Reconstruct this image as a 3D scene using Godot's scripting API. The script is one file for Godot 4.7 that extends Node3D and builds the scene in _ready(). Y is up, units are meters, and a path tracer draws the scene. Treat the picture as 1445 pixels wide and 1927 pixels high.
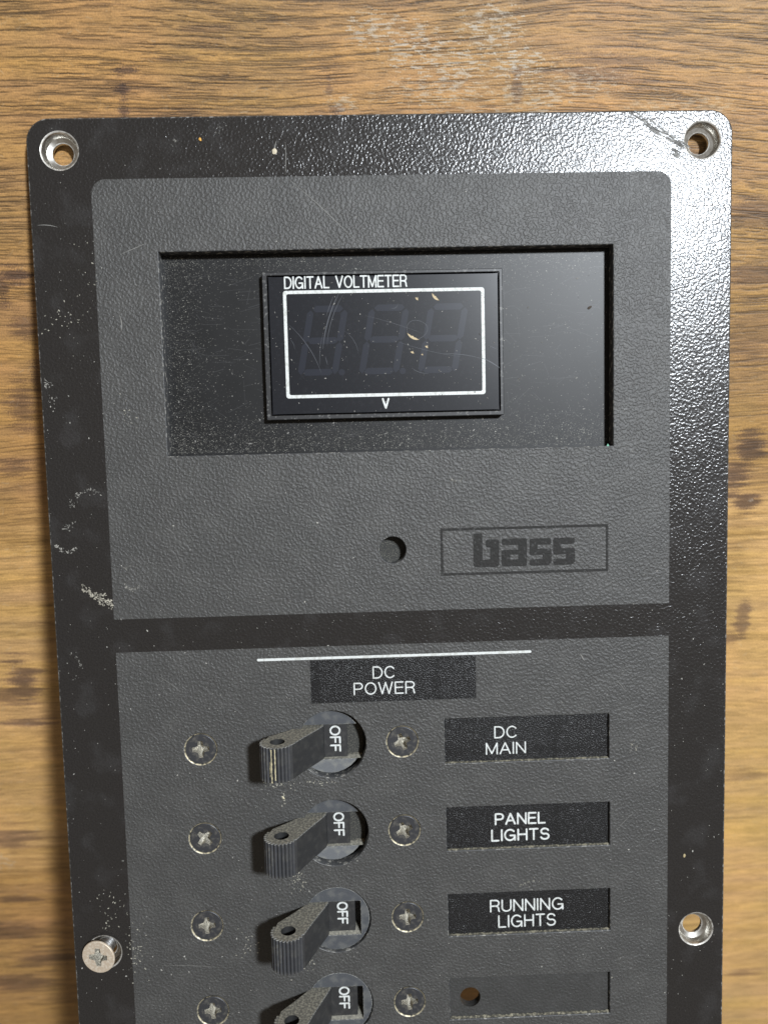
extends Node3D
# A marine circuit breaker panel lying on a worn wooden bench, seen from close above.
# Lengths on the panel are in u, 0.1347 mm each: x to the right, y up the panel, z out of its painted face.
const U := 0.0001347
const TILT := 0.25          # how fast the gap between panel and bench opens, per u down the panel
const CAM_H := 1447.0

var panel: Node3D
var frame := Transform3D()  # panel axes -> world
var M := {}
var used := {}
var glyph_cache := {}

func _ready() -> void:
	# ---------------------------------------------------------------- camera, light, exposure
	var n := Vector3(0, -TILT, 1).normalized()
	var zd := Vector3(0, -1, -TILT).normalized()
	var b := Basis(Vector3(1, 0, 0), Vector3(0, n.y, zd.y), Vector3(0, n.z, zd.z))
	var lift := (26.0 + 607.0 * TILT) / sqrt(1.0 + TILT * TILT)
	frame = Transform3D(b * U, Vector3(0, lift * U, 0))

	var cam := Camera3D.new()
	cam.name = "camera"
	var at := CameraAttributesPhysical.new()
	at.frustum_focal_length = 18.02
	at.exposure_aperture = 6.4
	at.frustum_focus_distance = 0.1950
	cam.attributes = at
	cam.fov = 67.326
	cam.near = 0.01
	cam.far = 20.0
	cam.transform = Transform3D(b * cam_basis(), frame * Vector3(0, 0, CAM_H))
	add_child(cam)

	var we := WorldEnvironment.new()
	we.name = "room_air"
	var env := Environment.new()
	env.background_mode = Environment.BG_COLOR
	env.background_color = Color(0.205, 0.18, 0.15).linear_to_srgb()
	env.background_energy_multiplier = 1.0
	env.tonemap_mode = Environment.TONE_MAPPER_LINEAR
	env.tonemap_exposure = 1.0
	env.sdfgi_enabled = true
	env.ssao_enabled = true
	env.ssil_enabled = true
	we.environment = env
	add_child(we)
	work_lamp(frame * Vector3(4043, 3330, 9000), frame * Vector3(60, -150, 0))

	panel = Node3D.new()
	panel.name = "circuit_breaker_panel"
	panel.transform = frame
	panel.set_meta("label", "black and grey electrical panel with voltmeter and row of breaker switches on wooden bench")
	panel.set_meta("category", "electrical panel")
	add_child(panel)

	make_materials()
	bench()
	plate()
	voltmeter()
	for i in 4:
		breaker(i)
	panel_screws()
	labels()
	printing()
	loose_screw()
	litter()

# the camera's axes on the panel: tilted 4.60, turned 1.62 and rolled 1.39 degrees off square
func cam_basis() -> Basis:
	var bx := Basis(Vector3(1, 0, 0), deg_to_rad(-4.60109))
	var by := Basis(Vector3(0, 1, 0), deg_to_rad(-1.62346))
	var bz := Basis(Vector3(0, 0, 1), deg_to_rad(-1.39193))
	return bz * by * bx

func work_lamp(where: Vector3, aim: Vector3) -> void:
	var lamp := Node3D.new()
	lamp.name = "work_lamp"
	lamp.set_meta("label", "square cool white LED work lamp hanging above the bench")
	lamp.set_meta("category", "lamp")
	lamp.look_at_from_position(where, aim, Vector3.UP)
	add_child(lamp)
	var body := BoxMesh.new()
	body.size = Vector3(0.19, 0.19, 0.03)
	var hm := StandardMaterial3D.new()
	hm.albedo_color = Color(0.5, 0.5, 0.5)
	hm.roughness = 0.5
	part("housing", body, hm, lamp).position.z = 0.0165
	var face := BoxMesh.new()
	face.size = Vector3(0.12, 0.12, 0.002)
	var gm := StandardMaterial3D.new()
	gm.albedo_color = Color(0.9, 0.9, 0.9)
	gm.emission_enabled = true
	gm.emission = Color(0.93, 0.97, 1.0)
	gm.emission_energy_multiplier = 1.0
	part("glowing_diffuser", face, gm, lamp)
	var l := AreaLight3D.new()
	l.name = "lamp_light"
	l.area_size = Vector2(0.12, 0.12)
	l.light_color = Color(0.95, 0.975, 1.0)
	l.light_energy = 3.25
	l.area_range = 6.0
	l.shadow_enabled = true
	l.position.z = -0.002
	lamp.add_child(l)

# ---------------------------------------------------------------- helpers: nodes
func numbered(called: String, parent: Node) -> String:
	var key := str(parent.get_instance_id()) + called
	var k: int = used.get(key, 0)
	used[key] = k + 1
	return called if k == 0 else "%s_%03d" % [called, k]

func part(called: String, mesh: Mesh, mat: Material, parent: Node) -> MeshInstance3D:
	var o := MeshInstance3D.new()
	o.name = numbered(called, parent)
	o.mesh = mesh
	if mat:
		o.material_override = mat
	parent.add_child(o, true)
	return o

func group_node(called: String, parent: Node, at := Vector3.ZERO) -> Node3D:
	var o := Node3D.new()
	o.name = numbered(called, parent)
	parent.add_child(o, true)
	o.position = at
	return o

func begin() -> SurfaceTool:
	var st := SurfaceTool.new()
	st.begin(Mesh.PRIMITIVE_TRIANGLES)
	return st

func done(st: SurfaceTool) -> ArrayMesh:
	st.generate_normals()
	return st.commit()

# ---------------------------------------------------------------- helpers: outlines (counterclockwise)
func rect_c(x0: float, y0: float, x1: float, y1: float, r := 0.0, step := 9.0, rb := -1.0) -> PackedVector2Array:
	# r rounds the corners; rb, if given, those at y0
	var out := PackedVector2Array()
	var low := r if rb < 0.0 else rb
	var cs := [[x1, y0, low, -90.0], [x1, y1, r, 0.0], [x0, y1, r, 90.0], [x0, y0, low, 180.0]]
	for c in cs:
		var q: float = c[2]
		var cx: float = c[0] + (-q if c[0] == x1 else q)
		var cy: float = c[1] + (-q if c[1] == y1 else q)
		if q <= 0.0:
			out.append(Vector2(c[0], c[1]))
			continue
		var k := clampi(int(q * 0.5), 4, 14)
		for i in k + 1:
			var a := deg_to_rad(float(c[3]) + 90.0 * i / k)
			out.append(Vector2(cx, cy) + Vector2(cos(a), sin(a)) * q)
	return resample(out, step)

func resample(p: PackedVector2Array, step: float) -> PackedVector2Array:
	var out := PackedVector2Array()
	for i in p.size():
		var a := p[i]
		var c := p[(i + 1) % p.size()]
		var k := maxi(1, ceili(a.distance_to(c) / step))
		for j in k:
			out.append(a.lerp(c, float(j) / k))
	return out

func circ_c(cx: float, cy: float, r: float, k := 48) -> PackedVector2Array:
	var out := PackedVector2Array()
	for i in k:
		var a := TAU * i / k
		out.append(Vector2(cx + cos(a) * r, cy + sin(a) * r))
	return out

func offset_c(p: PackedVector2Array, d: float) -> PackedVector2Array:
	if d == 0.0:
		return p
	var out := PackedVector2Array()
	var k := p.size()
	for i in k:
		var e0 := (p[i] - p[(i + k - 1) % k]).normalized()
		var e1 := (p[(i + 1) % k] - p[i]).normalized()
		var n0 := Vector2(e0.y, -e0.x)
		var n1 := Vector2(e1.y, -e1.x)
		var m := n0 + n1
		var q := maxf(0.3, m.length_squared() * 0.5)
		out.append(p[i] + m * (d / q))
	return out

func inside(q: Vector2, p: PackedVector2Array) -> bool:
	return Geometry2D.is_point_in_polygon(q, p)

func bounds(p: PackedVector2Array) -> Rect2:
	var r := Rect2(p[0], Vector2.ZERO)
	for q in p:
		r = r.expand(q)
	return r

# triangles of an outline with holes: cut into cells until no cell holds a whole hole, then each piece by itself
func triangles(outer: PackedVector2Array, holes: Array) -> Array:
	var boxes := []
	for h in holes:
		boxes.append(bounds(h))
	var out := [PackedVector2Array(), PackedInt32Array()]
	var box := bounds(outer)
	var sp := maxf(90.0, maxf(box.size.x, box.size.y) / 12.0)
	if maxf(box.size.x, box.size.y) < 130.0:
		sp = 1000.0
	var nx := ceili(box.size.x / sp)
	var ny := ceili(box.size.y / sp)
	for j in ny:
		for i in nx:
			var x0 := box.position.x - 0.5 + (box.size.x + 1.0) * i / nx
			var y0 := box.position.y - 0.5 + (box.size.y + 1.0) * j / ny
			cell(Rect2(x0, y0, (box.size.x + 1.0) / nx, (box.size.y + 1.0) / ny), [outer], holes, boxes, out, 0)
	return out

func cell(r: Rect2, outers: Array, holes: Array, boxes: Array, out: Array, depth: int) -> void:
	var q := PackedVector2Array([r.position, Vector2(r.end.x, r.position.y), r.end, Vector2(r.position.x, r.end.y)])
	var pieces := []
	for o: PackedVector2Array in outers:
		pieces.append_array(Geometry2D.intersect_polygons(q, o))
	var split := false
	for i in holes.size():
		if split or not boxes[i].intersects(r):
			continue
		var next := []
		for p: PackedVector2Array in pieces:
			for d: PackedVector2Array in Geometry2D.clip_polygons(p, holes[i]):
				if Geometry2D.is_polygon_clockwise(d):
					split = true
				next.append(d)
		pieces = next
	if split and depth < 8:
		# halve the cell off its middle, so that cuts do not run along symmetric outlines
		var w := r.size.x * 0.483
		var h := r.size.y * 0.517
		cell(Rect2(r.position.x, r.position.y, w, h), outers, holes, boxes, out, depth + 1)
		cell(Rect2(r.position.x + w, r.position.y, r.size.x - w, h), outers, holes, boxes, out, depth + 1)
		cell(Rect2(r.position.x, r.position.y + h, w, r.size.y - h), outers, holes, boxes, out, depth + 1)
		cell(Rect2(r.position.x + w, r.position.y + h, r.size.x - w, r.size.y - h), outers, holes, boxes, out, depth + 1)
		return
	for p: PackedVector2Array in pieces:
		var idx := Geometry2D.triangulate_polygon(p)
		var pts: PackedVector2Array = out[0]
		var keep: PackedInt32Array = out[1]
		var base := pts.size()
		pts.append_array(p)
		for i in range(0, idx.size(), 3):
			var a := p[idx[i]]
			var e1 := p[idx[i + 1]] - a
			var e2 := p[idx[i + 2]] - a
			var cr := e1.cross(e2)
			if absf(cr) < 0.002 * maxf(0.05, maxf(e1.length(), maxf(e2.length(), (e2 - e1).length()))):
				continue
			if cr > 0.0:  # clockwise seen from +z
				keep.append_array([base + idx[i], base + idx[i + 2], base + idx[i + 1]])
			else:
				keep.append_array([base + idx[i], base + idx[i + 1], base + idx[i + 2]])
		out[0] = pts
		out[1] = keep

func face(st: SurfaceTool, outer: PackedVector2Array, holes: Array, z: float, up := true, pre := []) -> Array:
	var t := pre if pre.size() else triangles(outer, holes)
	var pts: PackedVector2Array = t[0]
	var idx: PackedInt32Array = t[1]
	st.set_smooth_group(-1)
	for i in range(0, idx.size(), 3):
		for j in [0, 1, 2] if up else [0, 2, 1]:
			var q := pts[idx[i + j]]
			st.set_uv(q)
			st.add_vertex(Vector3(q.x, q.y, z))
	return t

# skin between rings of points; each ring closed; the first ring is the outer or upper one
func skin(st: SurfaceTool, rings: Array, smooth := -1, flip := false, closed := true) -> void:
	# uv: the plain x, y of the point
	st.set_smooth_group(smooth)
	for r in rings.size() - 1:
		var a: PackedVector3Array = rings[r]
		var c: PackedVector3Array = rings[r + 1]
		var k := a.size()
		for i in k if closed else k - 1:
			var j := (i + 1) % k
			var quad := [a[i], c[i], c[j], a[i], c[j], a[j]] if flip else [a[i], c[j], c[i], a[i], a[j], c[j]]
			for v: Vector3 in quad:
				st.set_uv(Vector2(v.x, v.y))
				st.add_vertex(v)

func ring(p: PackedVector2Array, z: float) -> PackedVector3Array:
	var out := PackedVector3Array()
	for q in p:
		out.append(Vector3(q.x, q.y, z))
	return out

# the wall along an outline: profile is a list of (outward offset, z)
func wall(st: SurfaceTool, p: PackedVector2Array, profile: Array, smooth := -1, hole := false) -> void:
	var rings := []
	for q: Vector2 in profile:
		rings.append(ring(offset_c(p, q.x), q.y))
	skin(st, rings, smooth, hole)

# a flat slab with a small round edge
func slab(p: PackedVector2Array, holes: Array, z1: float, z0: float, bevel := 1.0, hole_bevel := 0.0) -> ArrayMesh:
	var st := begin()
	var hs := []
	for h in holes:
		hs.append(offset_c(h, hole_bevel))
	face(st, offset_c(p, -bevel), hs, z1)
	wall(st, p, [Vector2(-bevel, z1), Vector2(-bevel * 0.3, z1 - bevel * 0.3), Vector2(0, z1 - bevel), Vector2(0, z0)] if bevel > 0.0 else [Vector2(0, z1), Vector2(0, z0)], 1 if bevel > 0.0 else -1)
	for h in holes:
		wall(st, h, [Vector2(hole_bevel, z1), Vector2(0, z1 - hole_bevel), Vector2(0, z0)] if hole_bevel > 0.0 else [Vector2(0, z1), Vector2(0, z0)], -1, true)
	return done(st)

func lathe(st: SurfaceTool, profile: Array, k := 40, smooth := 1) -> void:
	var rings := []
	for q: Vector2 in profile:
		var r := PackedVector3Array()
		for i in k:
			var a := TAU * i / k
			r.append(Vector3(cos(a) * q.x, sin(a) * q.x, q.y))
		rings.append(r)
	skin(st, rings, smooth)

# ---------------------------------------------------------------- materials
func lin(r: float, g: float, bl: float) -> Color:
	return Color(r, g, bl).linear_to_srgb()

func plain(r: float, g: float, bl: float, rough: float, metal := 0.0) -> StandardMaterial3D:
	var m := StandardMaterial3D.new()
	m.albedo_color = lin(r, g, bl)
	m.roughness = rough
	m.metallic = metal
	return m

func tri(m: StandardMaterial3D, per_u: float) -> StandardMaterial3D:
	m.uv1_triplanar = true
	m.uv1_scale = Vector3.ONE * per_u
	m.texture_filter = BaseMaterial3D.TEXTURE_FILTER_LINEAR_WITH_MIPMAPS
	return m

func noise(seed_: int, freq: float, octaves := 3, kind := FastNoiseLite.TYPE_SIMPLEX_SMOOTH) -> FastNoiseLite:
	var f := FastNoiseLite.new()
	f.seed = seed_
	f.noise_type = kind
	f.frequency = freq
	f.fractal_octaves = octaves
	return f

func seamless(f: FastNoiseLite, w: int, h: int) -> PackedByteArray:
	var im := f.get_seamless_image(w, h, false, false, 0.15, true)
	im.convert(Image.FORMAT_L8)
	return im.get_data()

# relief of the sprayed leather-grain paint, in 512 u squares
func paint_relief() -> ImageTexture:
	var s := 900
	var n1 := noise(11, 0.077, 2)
	n1.domain_warp_enabled = true
	n1.domain_warp_amplitude = 9.0
	n1.domain_warp_frequency = 0.04
	var a := seamless(n1, s, s)
	var c := seamless(noise(12, 0.13, 2), s, s)
	var d := seamless(noise(13, 0.012, 2), s, s)
	var out := PackedFloat32Array()
	out.resize(s * s)
	for i in s * s:
		var v := smoothstep(0.30, 0.74, a[i] / 255.0)
		out[i] = v * (0.72 + 0.28 * d[i] / 255.0) + 0.24 * c[i] / 255.0
	return ImageTexture.create_from_image(Image.create_from_data(s, s, false, Image.FORMAT_RF, out.to_byte_array()))

# colour texture: base colour, patches of a second colour where a noise passes a threshold, and grain
func mottle(seed_: int, base: Color, over: Color, freq: float, lo: float, hi: float, grain: float, size := 512, octaves := 4, gfreq := 0.28) -> ImageTexture:
	var a := seamless(noise(seed_, freq, octaves), size, size)
	var g := seamless(noise(seed_ + 1, gfreq, 2), size, size)
	var out := PackedByteArray()
	out.resize(size * size * 3)
	for i in size * size:
		var t := smoothstep(lo, hi, a[i] / 255.0)
		var k := 1.0 + grain * (g[i] / 127.5 - 1.0)
		out[i * 3] = clampi(int((base.r + (over.r - base.r) * t) * k * 255.0), 0, 255)
		out[i * 3 + 1] = clampi(int((base.g + (over.g - base.g) * t) * k * 255.0), 0, 255)
		out[i * 3 + 2] = clampi(int((base.b + (over.b - base.b) * t) * k * 255.0), 0, 255)
	return ImageTexture.create_from_image(Image.create_from_data(size, size, false, Image.FORMAT_RGB8, out))

func make_materials() -> void:
	var relief := paint_relief()
	var paint := plain(1, 1, 1, 0.25)
	paint.albedo_texture = mottle(21, lin(0.0205, 0.0186, 0.0176), lin(0.0285, 0.0268, 0.0262), 0.012, 0.50, 0.9, 0.2)
	paint.heightmap_enabled = true
	paint.heightmap_texture = relief
	paint.heightmap_scale = 0.0044
	M.paint = tri(paint, 1.0 / 512.0)

	var grey := plain(1, 1, 1, 0.54)
	grey.albedo_texture = mottle(23, lin(0.0520, 0.0510, 0.0488), lin(0.0615, 0.0603, 0.0575), 0.012, 0.30, 0.90, 0.22)
	grey.heightmap_enabled = true
	grey.heightmap_texture = relief
	grey.heightmap_scale = 0.0095
	M.grey = tri(grey, 1.0 / 512.0)

	var blank := plain(1, 1, 1, 0.5)
	blank.albedo_texture = mottle(24, lin(0.040, 0.0395, 0.038), lin(0.047, 0.0463, 0.045), 0.02, 0.3, 0.9, 0.15)
	blank.heightmap_enabled = true
	blank.heightmap_texture = relief
	blank.heightmap_scale = 0.006
	M.blank = tri(blank, 1.0 / 512.0)

	# the plate's edge: paint worn through to the metal in small chips
	var edge := plain(1, 1, 1, 0.42)
	edge.albedo_texture = mottle(25, lin(0.032, 0.0315, 0.031), lin(0.22, 0.215, 0.205), 0.045, 0.56, 0.76, 0.3)
	M.edge = tri(edge, 1.0 / 300.0)
	var grey_edge := plain(1, 1, 1, 0.5)
	grey_edge.albedo_texture = mottle(26, lin(0.055, 0.056, 0.058), lin(0.32, 0.31, 0.28), 0.04, 0.62, 0.74, 0.3)
	M.grey_edge = tri(grey_edge, 1.0 / 300.0)

	var metal := plain(1, 1, 1, 0.30, 1.0)
	metal.albedo_texture = mottle(27, lin(0.66, 0.645, 0.61), lin(0.42, 0.39, 0.34), 0.03, 0.5, 0.9, 0.12)
	M.metal = tri(metal, 1.0 / 200.0)
	var br := plain(1, 1, 1, 0.45, 0.5)
	br.albedo_texture = mottle(28, lin(0.62, 0.60, 0.56), lin(0.22, 0.20, 0.17), 0.03, 0.45, 0.75, 0.2)
	M.bright_rim = tri(br, 1.0 / 200.0)

	# black plate behind the window, with settled dust and fine scratches
	var bp := plain(1, 1, 1, 0.43)
	bp.metallic_specular = 0.42
	bp.albedo_texture = dusty_black()
	bp.uv1_scale = Vector3(1.0 / 870.0, 1.0 / 410.0, 1)
	bp.uv1_offset = Vector3(380.0 / 870.0, 20.0 / 410.0, 0)
	M.black_plate = bp

	var bez := plain(1, 1, 1, 0.44)
	bez.albedo_texture = mottle(31, lin(0.020, 0.020, 0.021), lin(0.11, 0.11, 0.105), 0.045, 0.58, 0.82, 0.25)
	M.bezel = tri(bez, 1.0 / 260.0)
	var lens := plain(1, 1, 1, 0.27)
	lens.albedo_texture = mottle(33, lin(0.0095, 0.0105, 0.0140), lin(0.014, 0.015, 0.019), 0.05, 0.5, 0.9, 0.2)
	M.lens = tri(lens, 1.0 / 300.0)
	M.segment = plain(0.0162, 0.0184, 0.0265, 0.28)
	M.scratch = plain(0.048, 0.052, 0.062, 0.45)
	M.white = plain(1, 1, 1, 0.55)
	M.white.albedo_texture = mottle(36, lin(0.62, 0.64, 0.625), lin(0.50, 0.51, 0.48), 0.05, 0.5, 0.8, 0.12, 256)
	tri(M.white, 1.0 / 130.0)
	M.ink = plain(1, 1, 1, 0.8)
	M.ink.albedo_texture = mottle(35, lin(0.014, 0.0133, 0.0122), lin(0.040, 0.040, 0.039), 0.09, 0.66, 0.78, 0.2)
	M.ink.heightmap_enabled = true
	M.ink.heightmap_texture = relief
	M.ink.heightmap_scale = 0.006
	tri(M.ink, 1.0 / 512.0)

	var plastic := plain(1, 1, 1, 0.46)
	plastic.albedo_texture = mottle(37, lin(0.026, 0.0262, 0.027), lin(0.042, 0.0415, 0.040), 0.016, 0.45, 0.85, 0.2)
	M.plastic = tri(plastic, 1.0 / 170.0)
	var grip := plain(1, 1, 1, 0.5)
	grip.albedo_texture = mottle(38, lin(0.044, 0.045, 0.049), lin(0.085, 0.083, 0.077), 0.012, 0.45, 0.85, 0.12)
	M.grip = tri(grip, 1.0 / 170.0)
	var fc := plain(1, 1, 1, 0.48)
	fc.albedo_texture = mottle(39, lin(0.064, 0.068, 0.075), lin(0.10, 0.102, 0.102), 0.012, 0.4, 0.85, 0.22)
	M.face = tri(fc, 1.0 / 190.0)
	var wn := plain(1, 1, 1, 0.6)
	wn.albedo_texture = mottle(44, lin(0.075, 0.077, 0.080), lin(0.27, 0.265, 0.24), 0.03, 0.38, 0.68, 0.3)
	M.worn = tri(wn, 1.0 / 120.0)
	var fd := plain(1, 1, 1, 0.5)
	fd.albedo_texture = mottle(40, lin(0.125, 0.130, 0.137), lin(0.19, 0.19, 0.177), 0.012, 0.35, 0.85, 0.2)  # lighter copy of the switch face: sheen painted into the colour, with some dust
	M.face_sheen_dust = tri(fd, 1.0 / 190.0)
	var dust := plain(1, 1, 1, 0.85)
	dust.albedo_texture = mottle(41, lin(0.120, 0.115, 0.098), lin(0.33, 0.312, 0.250), 0.045, 0.25, 0.95, 0.30, 512, 4, 0.30)
	M.dusty = tri(dust, 1.0 / 150.0)
	var dirt := plain(1, 1, 1, 0.9)
	dirt.albedo_texture = mottle(43, lin(0.06, 0.057, 0.045), lin(0.30, 0.275, 0.20), 0.04, 0.40, 0.75, 0.4)
	M.dirt = tri(dirt, 1.0 / 150.0)
	M.dark = plain(0.012, 0.012, 0.012, 0.7)
	var rough_black := plain(1, 1, 1, 0.7)
	rough_black.albedo_texture = mottle(45, lin(0.020, 0.020, 0.018), lin(0.11, 0.105, 0.085), 0.07, 0.5, 0.8, 0.35)
	M.rough_black = tri(rough_black, 1.0 / 120.0)

	var lab := plain(1, 1, 1, 0.32)
	lab.albedo_texture = mottle(47, lin(0.009, 0.009, 0.0095), lin(0.075, 0.076, 0.080), 0.20, 0.60, 0.86, 0.4)  # pale flecks put the speckled sheen of the plates into the colour
	lab.heightmap_enabled = true
	lab.heightmap_texture = relief
	lab.heightmap_scale = 0.0050
	M.label = tri(lab, 1.0 / 230.0)

	var sh := plain(1, 1, 1, 0.42, 0.5)
	sh.albedo_texture = mottle(49, lin(0.060, 0.061, 0.066), lin(0.13, 0.125, 0.115), 0.02, 0.45, 0.85, 0.25)
	M.screw_black = tri(sh, 1.0 / 140.0)
	var rc := plain(1, 1, 1, 0.55, 0.35)
	rc.albedo_texture = mottle(51, lin(0.20, 0.19, 0.165), lin(0.62, 0.58, 0.48), 0.07, 0.36, 0.65, 0.3)
	M.recess = tri(rc, 1.0 / 120.0)
	var rim := plain(1, 1, 1, 0.5, 0.45)
	rim.albedo_texture = mottle(53, lin(0.09, 0.085, 0.07), lin(0.62, 0.55, 0.38), 0.035, 0.38, 0.58, 0.3)
	M.rim = tri(rim, 1.0 / 170.0)
	var ls := plain(1, 1, 1, 0.5, 0.3)
	ls.albedo_texture = mottle(55, lin(0.56, 0.46, 0.35), lin(0.68, 0.60, 0.49), 0.03, 0.4, 0.8, 0.12)
	M.loose_head = tri(ls, 1.0 / 120.0)
	M.steel = plain(0.62, 0.62, 0.62, 0.28, 1.0)
	M.wood = wood()

func dusty_black() -> ImageTexture:
	var w := 1024
	var h := 512
	var rng := RandomNumberGenerator.new()
	rng.seed = 77
	var a := noise(61, 0.008, 4)
	var im := Image.create(w, h, false, Image.FORMAT_RGB8)
	var base := lin(0.0095, 0.0095, 0.0100)
	for y in h:
		for x in w:
			var k := 1.0 + 0.22 * a.get_noise_2d(x, y) + rng.randf_range(-0.10, 0.10)
			im.set_pixel(x, y, Color(base.r * k, base.g * k, base.b * k))
	# fine wiping scratches
	for i in 420:
		var p := Vector2(rng.randf() * w, rng.randf() * h)
		var d := Vector2.from_angle(rng.randfn(0.0, 0.35) if i % 3 else rng.randf() * TAU)
		var g := rng.randf_range(0.17, 0.24)
		for j in rng.randi_range(10, 60):
			p += d
			if p.x >= 0 and p.y >= 0 and p.x < w and p.y < h:
				im.set_pixelv(Vector2i(p), Color(g, g, g * 1.02))
	# dust: crumbs and flecks, thick along the lower and upper edges
	for i in 15000:
		var x := rng.randf() * w
		var y := rng.randf() * h
		var r := rng.randf()
		if i > 3500:
			x = rng.randf() * w
			y = h - 26 - absf(rng.randfn(0.0, 46.0)) if r < 0.55 else 30 + absf(rng.randfn(0.0, 34.0)) if r < 0.8 else rng.randf() * h
			if r >= 0.8:
				x = 24 + absf(rng.randfn(0.0, 50.0))
		var g := rng.randf_range(0.22, 0.50) if rng.randf() < 0.86 else rng.randf_range(0.55, 0.85)
		var c := Color(g, g * 0.985, g * 0.92)
		var xi := clampi(int(x), 0, w - 3)
		var yi := clampi(int(y), 0, h - 3)
		im.set_pixel(xi, yi, c)
		if rng.randf() < 0.3:
			im.set_pixel(xi + 1, yi, c.darkened(0.2))
		if rng.randf() < 0.12:
			im.set_pixel(xi, yi + 1, c.darkened(0.3))
	im.flip_y()
	return ImageTexture.create_from_image(im)

# ---------------------------------------------------------------- the bench
const WX0 := -1150.0
const WZ0 := -900.0
const WW := 2400.0
const WH := 2800.0
const WN := 2048

func wx(x: float) -> float:
	return (x - WX0) / WW * WN

func wz(z: float) -> float:
	return (z - WZ0) / WH * WN

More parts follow.
